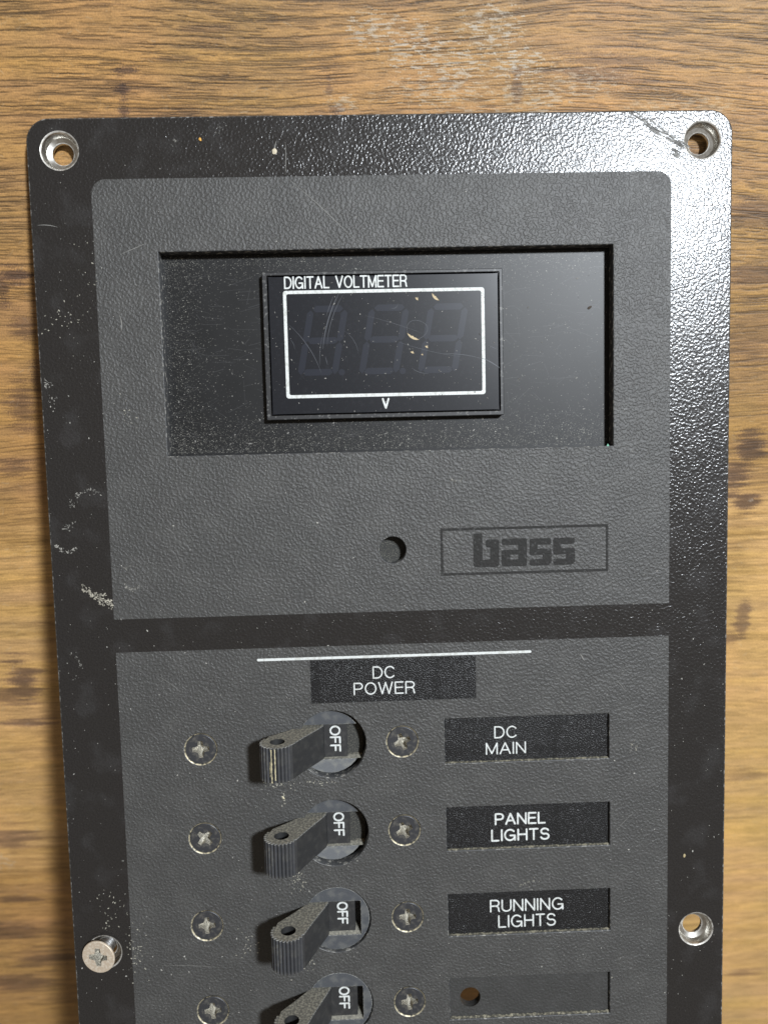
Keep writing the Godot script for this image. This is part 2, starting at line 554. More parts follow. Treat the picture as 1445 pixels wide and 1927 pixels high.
func wood() -> StandardMaterial3D:
	var rng := RandomNumberGenerator.new()
	rng.seed = 4
	# slow and fine streaks along the grain, each stretched from a narrow noise picture
	var st1 := stretched(71, 40, 0.020, 4)
	var st2 := stretched(72, 100, 0.09, 3)
	var st3 := stretched(73, 130, 0.30, 2)
	var st4 := stretched(78, 190, 0.42, 1)
	var st5 := stretched(79, 340, 0.26, 3)
	var blot := noise(74, 0.012, 4).get_image(512, 512, false, false, true)
	blot.convert(Image.FORMAT_L8)
	blot.resize(WN, WN, Image.INTERPOLATE_CUBIC)
	var bl := blot.get_data()
	var fine := noise(75, 0.33, 2).get_image(WN, WN, false, false, true)
	fine.convert(Image.FORMAT_L8)
	var fn := fine.get_data()
	var dark := PackedFloat32Array()
	dark.resize(WN * WN)
	var white := PackedFloat32Array()
	white.resize(WN * WN)
	var stain := PackedFloat32Array()
	stain.resize(WN * WN)
	# pores: short dark dashes that follow the grain's slight wave
	var slope := noise(76, 0.0016, 2)
	var dens := noise(77, 0.005, 3)
	for i in 40000:
		var x := rng.randf() * WN
		var y := rng.randf() * WN
		if dens.get_noise_2d(x * 0.35, y * 1.6) < rng.randf_range(-0.55, 0.35):
			continue
		var big := rng.randf() < 0.10
		var ln := rng.randf_range(50, 190) if big else rng.randf_range(12, 70)
		var amp := rng.randf_range(0.45, 0.85) if big else rng.randf_range(0.25, 0.75)
		var wid := rng.randf_range(0.5, 0.95) if big else rng.randf_range(0.3, 0.6)
		var yy := y
		for j in int(ln):
			var t := j / ln
			var a := amp * minf(1.0, 4.0 * minf(t, 1.0 - t) + 0.2)
			yy += slope.get_noise_2d(x + j, y) * 0.16 - 0.012 + rng.randf_range(-0.16, 0.16)
			mark(dark, x + j, yy, a, wid)
	# long drying cracks, sharp and dark, most of them on the driest part of the board
	for i in 330:
		var x := rng.randf() * WN
		var y := rng.randf() * WN * (0.22 if i % 3 else 1.0)
		var ln := rng.randf_range(50, 240)
		var amp := rng.randf_range(0.6, 0.95)
		for j in int(ln):
			var t := j / ln
			y += slope.get_noise_2d(x + j, y) * 0.16 - 0.012 + rng.randf_range(-0.2, 0.2)
			mark(dark, x + j, y, amp * minf(1.0, 3.0 * minf(t, 1.0 - t) + 0.1), rng.randf_range(0.35, 0.75))
	# loose fibres and pale paint left in the grain
	for i in 5200:
		var x := rng.randf() * WN
		var y := rng.randf() * WN
		var a := rng.randf_range(0.15, 0.5)
		var ang := rng.randfn(0.0, 0.5)
		for j in rng.randi_range(2, 14):
			ang += rng.randf_range(-0.3, 0.3)
			x += cos(ang)
			y += sin(ang)
			mark(white, x, y, a * 0.75, 0.6)
	for q in [[40, -730, 50, 30, 130, 0.75], [110, -700, 60, 42, 230, 0.8], [180, -672, 62, 36, 220, 0.8], [250, -730, 60, 40, 150, 0.8], [300, -672, 60, 32, 170, 0.85], [160, -630, 110, 26, 150, 0.6], [330, -620, 70, 30, 130, 0.6], [420, -640, 80, 25, 80, 0.5], [240, -585, 120, 18, 90, 0.5], [-20, -610, 30, 18, 60, 0.55], [340, -590, 30, 22, 70, 0.6], [560, -600, 60, 12, 40, 0.4], [842, 175, 10, 6, 26, 0.7], [-905, 480, 60, 70, 60, 0.35], [-960, 1080, 60, 30, 60, 0.5], [-38, -612, 16, 12, 60, 0.5], [640, -600, 70, 22, 60, 0.4]]:
		var cx := wx(q[0])
		var cy := wz(q[1])
		var rx: float = q[2] / WW * WN * 1.5
		var ry: float = q[3] / WH * WN * 1.5
		for y in range(maxi(0, int(cy - ry)), mini(WN, int(cy + ry))):
			for x in range(maxi(0, int(cx - rx)), mini(WN, int(cx + rx))):
				var i := y * WN + x
				var e := 1.0 - smoothstep(0.25, 1.0, Vector2((x - cx) / rx, (y - cy) / ry).length())
				var v := st5[i] / 255.0 * 0.75 + fn[i] / 255.0 * 0.25 + e * 0.20
				white[i] = maxf(white[i], q[5] * smoothstep(0.665, 0.80, v) * minf(1.0, e * 3.0))
	# stains soaked into the wood
	for q in [[-415, -640, 16, 46, 0.95], [-418, -600, 18, 26, 0.8], [-405, -668, 26, 10, 0.8], [-659, -319, 36, 26, 0.95], [-690, -300, 22, 40, 0.7], [-660, -225, 30, 40, 0.5], [-690, -70, 40, 60, 0.6], [-730, 60, 50, 30, 0.5], [-640, -120, 30, 50, 0.6], [-791, 573, 46, 66, 0.95], [-830, 610, 60, 30, 0.6], [-790, 680, 70, 20, 0.7], [-900, 1000, 60, 50, 0.5], [-930, 1300, 120, 30, 0.6], [-880, 1400, 80, 40, 0.65], [-960, 1480, 90, 40, 0.6], [-900, 1200, 60, 16, 0.6],
			[826, 60, 30, 36, 0.85], [800, 126, 36, 50, 0.75], [838, 180, 34, 24, 0.8], [868, 470, 18, 52, 0.65], [835, 515, 36, 20, 0.6], [775, -412, 70, 30, 0.45], [790, -300, 60, 16, 0.5], [800, -180, 50, 60, 0.3], [590, -560, 120, 24, 0.35], [470, -660, 110, 40, 0.45], [640, -520, 60, 20, 0.4], [-300, -600, 26, 14, 0.2], [-270, -732, 46, 5, 0.35], [-330, -686, 90, 4, 0.35], [-470, -676, 40, 4, 0.35], [-430, -772, 80, 4, 0.35], [-43, -640, 8, 26, 0.4], [-30, -600, 14, 16, 0.45], [300, -640, 12, 34, 0.5], [920, 900, 60, 22, 0.3], [1010, 1560, 60, 20, 0.5]]:
		var cx := wx(q[0])
		var cy := wz(q[1])
		var rx: float = q[2] / WW * WN * 1.6
		var ry: float = q[3] / WH * WN * 1.6
		for y in range(maxi(0, int(cy - ry)), mini(WN, int(cy + ry))):
			for x in range(maxi(0, int(cx - rx)), mini(WN, int(cx + rx))):
				var d := Vector2((x - cx) / rx, (y - cy) / ry).length()
				var i := y * WN + x
				d += (bl[i] / 255.0 - 0.5) * 0.7 + (st2[i] / 255.0 - 0.5) * 0.9 + (fn[i] / 255.0 - 0.5) * 0.35
				stain[i] = maxf(stain[i], q[4] * (1.0 - smoothstep(0.28, 0.75, d)))
	var col := PackedByteArray()
	col.resize(WN * WN * 3)
	var hgt_ := PackedFloat32Array()
	hgt_.resize(WN * WN)
	for i in WN * WN:
		var s1 := st1[i] * 0.003922
		var s2 := st2[i] * 0.003922
		var s3 := st3[i] * 0.003922
		var bb := bl[i] * 0.003922
		var f := fn[i] * 0.003922
		var px := i % WN
		var py := i / WN
		var zone := 0.0
		if px > 1480 and py > 620:
			zone = smoothstep(0.0, 0.35, minf((px - 1480) / 560.0, (py - 620) / 900.0) + 0.5 * (bb - 0.5) + 0.25 * (s2 - 0.5))
		elif px < 470 and py > 760:
			zone = 0.7 * smoothstep(0.0, 0.3, minf((470 - px) / 380.0, minf((py - 760) / 500.0, (1500 - py) / 400.0)) + 0.5 * (bb - 0.5) + 0.25 * (s2 - 0.5))
		var k := 0.60 + 0.08 * s1 + 0.16 * s2 + 0.20 * s3 + 0.16 * bb + 0.27 * f
		var d := minf(0.93, maxf(dark[i], 0.30 * smoothstep(0.56, 0.80, st4[i] * 0.003922) * (0.35 + 0.65 * s1)))
		var wv := minf(0.85, white[i] * (0.55 + 0.6 * s3))
		var q := minf(0.9, stain[i])
		d *= (1.0 - 0.45 * zone) * lerpf(1.0, 0.62, smoothstep(330.0, 560.0, float(py)))
		k *= 1.0 - d * 0.84
		# sRGB values of the bare wood, then brown pores, grey-violet stains, pale paint
		var r := 0.600 * k + d * 0.05
		var g := (0.466 - 0.02 * bb) * k + d * 0.025
		var u := (0.292 - 0.045 * s1) * k
		r *= 1.03 + 0.19 * zone
		g *= 1.03 + 0.25 * zone
		u *= 1.03 + 0.34 * zone
		var sk := 1.0 - 0.45 * q
		r *= sk
		g *= sk * (1.0 - 0.035 * q)
		u *= sk * (1.0 + 0.12 * q)
		r += (0.70 - r) * wv
		g += (0.675 - g) * wv
		u += (0.64 - u) * wv
		var o := i * 3
		col[o] = clampi(int(r * 255.0), 0, 255)
		col[o + 1] = clampi(int(g * 255.0), 0, 255)
		col[o + 2] = clampi(int(u * 255.0), 0, 255)
		hgt_[i] = 0.5 + 0.28 * s3 + 0.20 * f + 0.2 * s2 - d * 0.75 + wv * 0.12
	var m := plain(1, 1, 1, 0.62)
	m.albedo_texture = ImageTexture.create_from_image(Image.create_from_data(WN, WN, false, Image.FORMAT_RGB8, col))
	m.heightmap_enabled = true
	m.heightmap_texture = ImageTexture.create_from_image(Image.create_from_data(WN, WN, false, Image.FORMAT_RF, hgt_.to_byte_array()))
	m.heightmap_scale = 0.020
	return m

func mark(a: PackedFloat32Array, x: float, y: float, v: float, wid: float) -> void:
	var xi := int(x)
	if xi < 0 or xi >= WN:
		return
	for yi in range(maxi(0, int(y - wid)), mini(WN - 1, int(y + wid) + 1) + 1):
		var c := v * (1.0 - absf(yi - y) / (wid + 0.6))
		if c > a[yi * WN + xi]:
			a[yi * WN + xi] = c

func stretched(seed_: int, narrow: int, freq: float, octaves: int) -> PackedByteArray:
	# narrow noise columns drawn out along the grain, with a light wave so that streaks are not ruled lines
	var f := noise(seed_, freq, octaves)
	var im := f.get_image(narrow, WN, false, false, true)
	im.convert(Image.FORMAT_L8)
	im.resize(WN, WN, Image.INTERPOLATE_CUBIC)
	return im.get_data()

func bench() -> void:
	var st := begin()
	var hx := 4800.0
	var y0 := 0.0
	st.set_smooth_group(-1)
	var c := [Vector3(-hx, y0, -hx), Vector3(hx, y0, -hx), Vector3(hx, y0, hx), Vector3(-hx, y0, hx)]
	for i in [0, 1, 2, 0, 2, 3]:
		var v: Vector3 = c[i]
		st.set_uv(Vector2((v.x - WX0) / WW, (v.z - WZ0) / WH))
		st.add_vertex(v * U)
	for i in 4:
		var a: Vector3 = c[i]
		var d: Vector3 = c[(i + 1) % 4]
		var lo := Vector3(0, -300, 0)
		for v: Vector3 in [a, d + lo, d, a, a + lo, d + lo]:
			st.set_uv(Vector2((v.x + v.y - WX0) / WW, (v.z + v.y - WZ0) / WH))
			st.add_vertex(v * U)
	var o := part("wooden_bench_top", done(st), M.wood, self)
	o.set_meta("kind", "structure")
	o.set_meta("label", "worn bare wooden bench top with dark pores, stains and paint specks")

# ---------------------------------------------------------------- the face plate
const ROWS := [-565.0, -743.0, -921.0, -1098.0]
const POCKETS := [[145.4, -612.0, 466.2, -522.4], [145.8, -788.6, 467.4, -700.2], [145.9, -965.0, 467.8, -877.6], [146.0, -1140.0, 467.4, -1053.0]]
const SCREWS := [[-325.0, 0], [-324.5, 1], [-328.0, 2], [-323.9, 3], [62.8, 0], [63.0, 1], [65.4, 2], [65.7, 3]]
const MOUNTS := [[-529.5, 550.0], [639.8, 553.3], [640.8, -970.0], [-530.0, -968.0]]

func cutouts(grow := 0.0) -> Array:
	var hs := [rect_c(-361.5, -3.0, 474.6, 369.0, 0.0, 9.0), circ_c(53.0, -190.2, 25.5, 44)]
	for p in POCKETS:
		hs.append(rect_c(p[0], p[1], p[2], p[3], 0.0, 9.0))
	for y: float in ROWS:
		hs.append(circ_c(-73.5, y, 66.5, 64))
	for s in SCREWS:
		hs.append(circ_c(s[0], ROWS[s[1]] + (-1.0 if s[0] < 0 else 0.5), 31.5, 40))
	if grow != 0.0:
		for i in hs.size():
			hs[i] = offset_c(hs[i], grow)
	return hs

func plate() -> void:
	var g := group_node("face_plate", panel)
	var outer := rect_c(-588.5, -1420.0, 696.6, 607.4, 42.0, 9.0)
	var hs := cutouts(1.3)
	var mounts := []
	for c in MOUNTS:
		mounts.append(circ_c(c[0], c[1], 35.0, 44))
	var st := begin()
	var both := hs.duplicate()
	both.append_array(mounts)
	var t := face(st, offset_c(outer, -3.2), both, 0.0)
	part("painted_front", done(st), M.paint, g)
	st = begin()
	face(st, outer, both, -25.0, false, t)
	part("back_side", done(st), M.dark, g)
	st = begin()
	wall(st, outer, [Vector2(-3.2, 0.02), Vector2(-1.7, -0.5), Vector2(-0.5, -1.7), Vector2(0, -3.4), Vector2(0, -25)], 1)
	part("outer_edge", done(st), M.edge, g)
	st = begin()
	for i in hs.size():
		var sharp := i == 0 or (i > 1 and i < 6)
		wall(st, hs[i], [Vector2(0, 0), Vector2(-0.45, -0.2), Vector2(-1.1, -0.8), Vector2(-1.3, -1.6), Vector2(-1.3, -25.0)], -1 if sharp else 2, true)
	part("opening_edge", done(st), M.grey_edge, g)
	for c in MOUNTS:
		st = begin()
		var p := circ_c(c[0], c[1], 35.0, 44)
		wall(st, p, [Vector2(-2.6, -1.6), Vector2(-4.6, -12.0), Vector2(-7.0, -15.0)], 3, true)
		wall(st, offset_c(p, -7.0), [Vector2(0, -15.0), Vector2(-7.6, -18.0)], 4, true)
		wall(st, offset_c(p, -14.6), [Vector2(0, -18.0), Vector2(-0.6, -18.7), Vector2(-1.2, -25.0)], 5, true)
		part("countersunk_hole", done(st), M.metal, g)
		st = begin()
		wall(st, p, [Vector2(0, 0), Vector2(-1.6, -0.4), Vector2(-2.6, -1.6)], 3, true)
		wall(st, offset_c(p, -14.2), [Vector2(0, -17.7), Vector2(-1.2, -18.0), Vector2(-1.6, -19.4)], 4, true)
		part("bright_rim", done(st), M.bright_rim, g)
	# the two silk-screened grey fields
	var fields := [rect_c(-476.7, -308.0, 582.4, 499.0, 26.0, 9.0, 0.0), rect_c(-476.4, -1390.0, 582.4, -372.0, 0.0, 9.0)]
	for k in 2:
		var inh := []
		for h in hs:
			if inside(h[0], fields[k]):
				inh.append(h)
		part("grey_printed_field", slab(fields[k], inh, 0.35, -0.2, 0.0), M.grey, g)
	# what is seen at the bottom of the openings
	st = begin()
	face(st, rect_c(-376, -16, 490, 384, 0.0, 60.0), [], -25.6)
	part("black_window_plate", done(st), M.black_plate, g)
	part("lamp_hole_backing", slab(rect_c(0, -245, 106, -135, 0.0, 30.0), [], -25.8, -40.0, 0.0), M.rough_black, g)

# ---------------------------------------------------------------- the digital voltmeter
func voltmeter() -> void:
	var g := group_node("digital_voltmeter", panel)
	var inner := rect_c(-167.5, 68.0, 263.0, 325.0, 1.5, 12.0)
	part("bezel", slab(rect_c(-176.3, 60.0, 269.4, 331.0, 2.0, 12.0), [inner], -7.5, -25.4, 1.2, 0.7), M.bezel, g)
	part("smoked_lens", slab(offset_c(inner, -2.2), [], -9.2, -20.0, 0.8), M.lens, g)
	var z := -9.05
	var st := begin()
	var box := rect_c(-138.6, 99.6, 235.2, 297.2, 5.0, 12.0)
	face(st, box, [rect_c(-132.6, 105.6, 229.2, 291.2, 3.5, 12.0)], z)
	part("white_frame_line", done(st), M.white, g)
	text("DIGITAL VOLTMETER", -136.0, 300.4, 22.6, 227.5, 2.7, z, M.white, g)
	text("V", 39.5, 76.4, 20.4, 14.5, 3.6, z, M.white, g)
	# dark seven-segment digits behind the lens, leaning to the right
	for d in 3:
		var x0: float = [-112.0, 2.0, 112.0][d]
		for sgm in [[0, 0], [1, 0], [2, 0], [0, 1], [0, 2], [1, 1], [1, 2]]:
			var k: int = sgm[0]
			var o := PackedVector2Array()
			if sgm[1] == 0:
				var y: float = [141.0, 199.0, 257.0][k]
				o = PackedVector2Array([Vector2(10, y), Vector2(55, y), Vector2(61, y + 6), Vector2(55, y + 12), Vector2(10, y + 12), Vector2(4, y + 6)])
			else:
				var x: float = [-5.0, 58.0][k]
				var y: float = [149.0, 208.0][sgm[1] - 1]
				o = PackedVector2Array([Vector2(x, y), Vector2(x + 6, y - 6), Vector2(x + 12, y), Vector2(x + 12, y + 47), Vector2(x + 6, y + 53), Vector2(x, y + 47)])
			for i in o.size():
				o[i].x += x0 + (o[i].y - 141.0) * 0.19
			st = begin()
			face(st, o, [], z - 0.03)
			part("digit_segment", done(st), M.segment, g)
		if d < 2:
			st = begin()
			face(st, circ_c(x0 + 78.0, 146.0, 6.0, 14), [], z - 0.03)
			part("decimal_point", done(st), M.segment, g)
	# scratches in the lens
	st = begin()
	for q in [[-129, 235, -72, 145, 7, 1.1], [-129, 210, -120, 190, 2, 0.7], [-36, 290, -68, 190, -5, 2.0], [-28, 288, -60, 196, -6, 1.0], [-46, 286, -60, 250, 0, 0.9], [-66, 220, -74, 158, -3, 0.7], [-27, 222, -2, 178, 6, 0.6], [232, 166, 262, 148, 1, 1.7], [150, 176, 234, 164, 4, 0.8], [60, 205, 190, 170, -4, 0.5], [96, 152, 128, 140, -3, 0.8], [242, 190, 258, 182, 0, 0.8], [-64, 176, -60, 160, 0, 0.9], [10, 250, 120, 214, 2, 0.5], [60, 262, 74, 270, -4, 0.8]]:
		scratch(st, Vector2(q[0], q[1]), Vector2(q[2], q[3]), q[4], q[5], z + 0.02)
	var bl_out := PackedVector2Array()
	for i in 40:
		var a := TAU * i / 40.0
		bl_out.append(Vector2(108, 222) + Vector2(cos(a) * 19.5, sin(a) * 17.5) * (1.0 + 0.05 * sin(a * 3.0 + 1.0)))
	face(st, bl_out, [offset_c(bl_out, -0.55)], z + 0.015)
	part("lens_scratch", done(st), M.scratch, g).set_meta("kind", "stuff")
	# blistered chips on the lens
	var chip := plain(0.50, 0.40, 0.24, 0.6)
	for q in [[108, 222, 31, -2.1, 0.75], [150, 287, 20, 3.9, 0.9], [112, 281, 9, -2.4, 0.8], [128, 193, 9, -2.2, 0.7], [100, 183, 8, -2.0, 0.9], [118, 178, 6, -1.9, 0.6]]:
		st = begin()
		var up := PackedVector3Array()
		var lo := PackedVector3Array()
		for i in 11:
			var a: float = q[3] + q[4] * (i / 5.0 - 1.0)
			var r: float = q[2] * 0.62
			var w := 4.6 * sin(PI * i / 10.0) * (0.75 + 0.5 * fmod(i * 0.37, 1.0)) + 0.15
			var cc := Vector2(q[0], q[1]) + Vector2(cos(a), sin(a)) * r
			var ci := Vector2(q[0], q[1]) + Vector2(cos(a), sin(a)) * (r - w)
			up.append(Vector3(cc.x, cc.y, z + 0.04))
			lo.append(Vector3(ci.x, ci.y, z + 0.25))
		skin(st, [up, lo], 5, false, false)
		part("film_chip", done(st), chip, g)

func scratch(st: SurfaceTool, a: Vector2, c: Vector2, bow: float, w: float, z: float) -> void:
	var up := PackedVector3Array()
	var lo := PackedVector3Array()
	var d := (c - a).normalized()
	var nn := Vector2(-d.y, d.x)
	for i in 9:
		var t := i / 8.0
		var m := a.lerp(c, t) + nn * bow * 4.0 * t * (1.0 - t)
		var h := nn * w * (0.25 + 0.75 * sin(PI * t)) * 0.5
		up.append(Vector3(m.x + h.x, m.y + h.y, z))
		lo.append(Vector3(m.x - h.x, m.y - h.y, z))
	skin(st, [up, lo], -1, false, false)

# ---------------------------------------------------------------- breaker switches
func breaker(i: int) -> void:
	var g := group_node("breaker_switch", panel, Vector3(-73.5, ROWS[i], 0))
	var old := i < 2                       # the upper two sit deeper and have an open end to their slot
	var zf: float = [-13.0, -15.0, -5.0, -4.0][i]
	var cx: float = [-4.0, -4.5, -0.5, 0.0][i]
	# the moulded front: a disc with a slot across it
	var R := 62.5 if old else 64.5
	var h := 34.5
	var xr := 46.5
	var segs := []
	var a0 := asin(h / R)
	if old:
		for sgn in [1.0, -1.0]:
			var o := PackedVector2Array()
			for k in 33:
				var a := (a0 + (PI - 2.0 * a0) * k / 32.0) if sgn > 0.0 else (PI + a0 + (PI - 2.0 * a0) * k / 32.0)
				o.append(Vector2(cx + cos(a) * R, sin(a) * R))
			segs.append(resample(o, 5.0))
	else:
		var o := PackedVector2Array()
		for k in 81:
			var a := -(PI - a0) + (2.0 * PI - 2.0 * a0) * k / 80.0
			o.append(Vector2(cx + cos(a) * R, sin(a) * R))
		o.append(Vector2(xr, h))
		o.append(Vector2(xr, -h))
		segs.append(resample(o, 5.0))
	for o: PackedVector2Array in segs:
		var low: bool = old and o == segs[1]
		part("switch_front", slab(offset_c(o, -1.1), [], zf, zf - 1.0, 0.0), M.face_sheen_dust if low else M.face, g)
		var sr := begin()
		wall(sr, o, [Vector2(-1.1, zf), Vector2(-0.3, zf - 0.3), Vector2(0, zf - 1.2), Vector2(0, zf - 26.0)], -1)
		part("worn_rim", done(sr), M.worn, g)
	# slot floor and the rough end of the slot
	part("slot_floor", slab(rect_c(-72, -60, 66, 60, 0.0, 40.0), [], zf - 30.0, zf - 44.0, 0.0), M.rough_black, g)
	if old:
		var st0 := begin()
		var q := [Vector3(26, -34, zf - 9), Vector3(26, 34, zf - 9), Vector3(60, 34, zf - 24), Vector3(60, -34, zf - 24)]
		wedge(st0, q, zf - 29.0)
		part("slot_end", done(st0), M.rough_black, g)
	# the worn dusty bevel along the slot's lower lip
	var st := begin()
	var xe := 46.0 if not old else 58.0
	var ly := -29.5 if old else -23.5
	wedge(st, [Vector3(-40, -34.2, zf - 0.3), Vector3(-34, ly - 1.5, zf - 10.0), Vector3(xe - 10, ly, zf - 10.0), Vector3(xe, -34.2, zf - 0.3)], zf - 28.0)
	part("slot_lip", done(st), M.dusty, g)
	# drum with the OFF mark
	var x1 := 35.5 if not old else 30.0
	var zt := zf - 5.0
	part("lettered_drum", slab(rect_c(-24, -33, x1, 33.6, 1.0, 12.0), [], zt, zf - 29.0, 1.5), M.plastic, g)
	var off := group_node("off_mark", g, Vector3(0, 0, zt + 0.08))
	var ox: float = [-4.5, -2.5, -0.2, -1.5][i]
	var oy: float = [30.5, 32.0, 31.0, 31.5][i]
	var len_: float = [53.0, 49.0, 46.5, 47.5][i]
	off.position += Vector3(ox, oy, 0)
	off.rotation.z = -PI / 2.0
	for m in text_meshes("OFF", 0, 0, 21.5, len_, 3.4):
		part("letter", m, M.white, off)
	flatten(off, g, "off_letter")
	# lever
	var lv := lever_mesh()
	var turn: float = deg_to_rad([7.2, 5.6, 0.0, -0.3][i])
	var piv := Vector3(-17, 0, -2)
	var bs := Basis(Vector3(0, 1, 0), -turn)
	for k in 5:
		var o := part(["lever", "lever_side", "lever_hole", "ribbed_grip", "worn_edge"][k], lv[k], [M.plastic, M.dusty, M.dark, M.grip, M.worn][k], g)
		o.transform = Transform3D(bs, piv - bs * piv + Vector3(0, 0, [-6.0, -4.0, 0.0, 0.0][i]))
	if i == 0:
		# dried cream paint run into the grip's ribs
		var rng := RandomNumberGenerator.new()
		rng.seed = 12
		for q in [[96.5, 3.2, -31.0, 31.0], [85.0, 2.2, -26.0, 32.0], [101.0, 1.4, -20.0, 8.0]]:
			var pst := begin()
			var pa := PackedVector3Array()
			var pb := PackedVector3Array()
			for k in 15:
				var y: float = lerpf(q[2], q[3], k / 14.0)
				var hw: float = q[1] * rng.randf_range(0.25, 1.0) / 34.0
				var a0_ := deg_to_rad(q[0]) + rng.randf_range(-0.01, 0.01)
				pa.append(Vector3(-87.0 + cos(a0_ + hw * 0.5) * 33.7, y, 79.0 + sin(a0_ + hw * 0.5) * 33.7))
				pb.append(Vector3(-87.0 + cos(a0_ - hw * 0.5) * 33.7, y, 79.0 + sin(a0_ - hw * 0.5) * 33.7))
			skin(pst, [pa, pb], -1, false, false)
			part("paint_run", done(pst), plain(0.50, 0.44, 0.27, 0.7), g).transform = Transform3D(bs, piv - bs * piv + Vector3(0, 0, -6.0))
	# body under the panel
	part("breaker_body", slab(rect_c(-235, -66, 128, 66, 3.0, 40.0), [], -41.5 if not old else -60.0, -299.0, 1.0), M.dark, g)

# moves the children of a helper node up to its parent, keeping their places
func flatten(from: Node3D, to: Node3D, called: String) -> void:
	for c in from.get_children():
		var tr: Transform3D = from.transform * c.transform
		from.remove_child(c)
		c.name = numbered(called, to)
		to.add_child(c, true)
		c.transform = tr
	to.remove_child(from)
	from.free()

func wedge(st: SurfaceTool, top: Array, zb: float) -> void:
	var up := PackedVector3Array(top)
	var lo := PackedVector3Array()
	for v: Vector3 in top:
		lo.append(Vector3(v.x, v.y, zb))
	st.set_smooth_group(-1)
	for k in [0, 1, 2, 0, 2, 3]:
		var v: Vector3 = up[k]
		st.set_uv(Vector2(v.x, v.y))
		st.add_vertex(v)
	skin(st, [up, lo], -1, true)

var _lever := []
func lever_mesh() -> Array:
	if _lever.size():
		return _lever
	# outline in (x, z), swept along y
	var K := Vector2(-87, 79)
	var o := PackedVector2Array([Vector2(-15, -26), Vector2(-17, -4), Vector2(-25, 15), Vector2(-36, 40), Vector2(-47, 66), Vector2(-56.5, 91)])
	var cnt := 70
	for k in cnt + 1:
		var a := deg_to_rad(30.0 + 180.0 * k / cnt)
		var r: float = 33.4 - [4.2, 1.2, 0.0, 0.0, 1.2][k % 5]
		o.append(K + Vector2(cos(a), sin(a)) * r)
	o.append_array(PackedVector2Array([Vector2(-110, 53), Vector2(-93, 35), Vector2(-76, 16), Vector2(-60, -3), Vector2(-56, -26)]))
	var hole := circ_c(K.x, K.y, 14.0, 28)
	var wid := 33.0
	var side := begin()
	var fi := resample(o, 4.0)
	var t := triangles(offset_c(fi, -0.9), [hole])
	for s in [1.0, -1.0]:
		var pts: PackedVector2Array = t[0]
		var idx: PackedInt32Array = t[1]
		side.set_smooth_group(-1)
		for i in range(0, idx.size(), 3):
			for j in [0, 2, 1] if s > 0.0 else [0, 1, 2]:
				var q := pts[idx[i + j]]
				side.add_vertex(Vector3(q.x, s * wid, q.y))
	var band := begin()
	var grip := begin()
	var rings := []
	for q in [[-0.9, wid], [0.0, wid - 1.1], [0.0, -wid + 1.1], [-0.9, -wid]]:
		var r := PackedVector3Array()
		for v in offset_c(o, q[0]):
			r.append(Vector3(v.x, q[1], v.y))
		rings.append(r)
	var k0 := 6
	var k1 := 6 + cnt
	var ra := []
	var rb := []
	for r: PackedVector3Array in rings:
		ra.append(r.slice(k0, k1 + 1))
		var rest := r.slice(k1)
		rest.append_array(r.slice(0, k0 + 1))
		rb.append(rest)
	var worn := begin()
	for r in [ra, rb]:
		skin(worn, r.slice(0, 2), -1, true, false)
		skin(worn, r.slice(2, 4), -1, true, false)
	skin(grip, ra.slice(1, 3), -1, true, false)
	skin(band, rb.slice(1, 3), -1, true, false)
	var hs := begin()
	var hr := []
	for y in [wid, -wid]:
		var r := PackedVector3Array()
		for v in hole:
			r.append(Vector3(v.x, y, v.y))
		hr.append(r)
	skin(hs, hr, 1)
	_lever = [done(band), done(side), done(hs), done(grip), done(worn)]
	return _lever

# ---------------------------------------------------------------- screws
func cross_c(w: float, L: float, k: float) -> PackedVector2Array:
	var o := PackedVector2Array()
	for q in 4:
		var a := q * PI / 2.0
		for v in [Vector2(L, -w), Vector2(L, w), Vector2(w + 6.0 * k, w + 0.8 * k), Vector2(w + 1.9 * k, w + 1.9 * k), Vector2(w + 0.8 * k, w + 6.0 * k)]:
			o.append(v.rotated(a) as Vector2)
	return resample(o, 2.6 * k)

func screw_parts(g: Node3D, r: float, k: float, head_mat: Material, recess_mat: Material, under := false) -> void:
	var st := begin()
	var cr := cross_c(4.3 * k, 16.5 * k, k)
	var rim := circ_c(0, 0, r - 1.2 * k, 48)
	face(st, rim, [cr], 0.0)
	wall(st, rim, [Vector2(0, 0), Vector2(0.8 * k, -0.3 * k), Vector2(1.2 * k, -1.3 * k), Vector2(1.2 * k, -3.0 * k)], 1)
	if under:
		lathe(st, [Vector2(r, -3.0 * k), Vector2(r * 0.55, -17.0), Vector2(r * 0.5, -20.0)], 48, 2)
	part("screw_head", done(st), head_mat, g)
	st = begin()
	var c2 := PackedVector2Array()
	var c3 := PackedVector2Array()
	for v in cr:
		c2.append(v * 0.90)
		c3.append(v * 0.48)
	skin(st, [ring(cr, 0.0), ring(c2, -10.0 * k), ring(c3, -17.0 * k)], -1, true)
	face(st, c3, [], -17.0 * k)
	part("cross_recess", done(st), recess_mat, g)

func panel_screws() -> void:
	var turn := [2.0, 46.0, 1.0, 4.0, 22.0, 25.0, 0.0, 3.0]
	for i in SCREWS.size():
		var s: Array = SCREWS[i]
		var g := group_node("mounting_screw", panel, Vector3(s[0], ROWS[s[1]] + (-1.0 if s[0] < 0 else 0.5), [0.1, -0.2, -0.4, 0.0, -0.6, 0.0, -0.3, 0.1][i]))
		g.rotation.z = deg_to_rad(turn[i])
		screw_parts(g, 29.4, 1.0, M.screw_black, M.recess)
		# bare metal and grime showing round the head
		var st := begin()
		wall(st, circ_c(0, 0, 31.7, 48), [Vector2(0, 0.5), Vector2(-1.0, 0.0), Vector2(-2.6, -1.6), Vector2(-2.6, -10.0)], 1, true)
		part("bare_rim", done(st), M.rim, g)

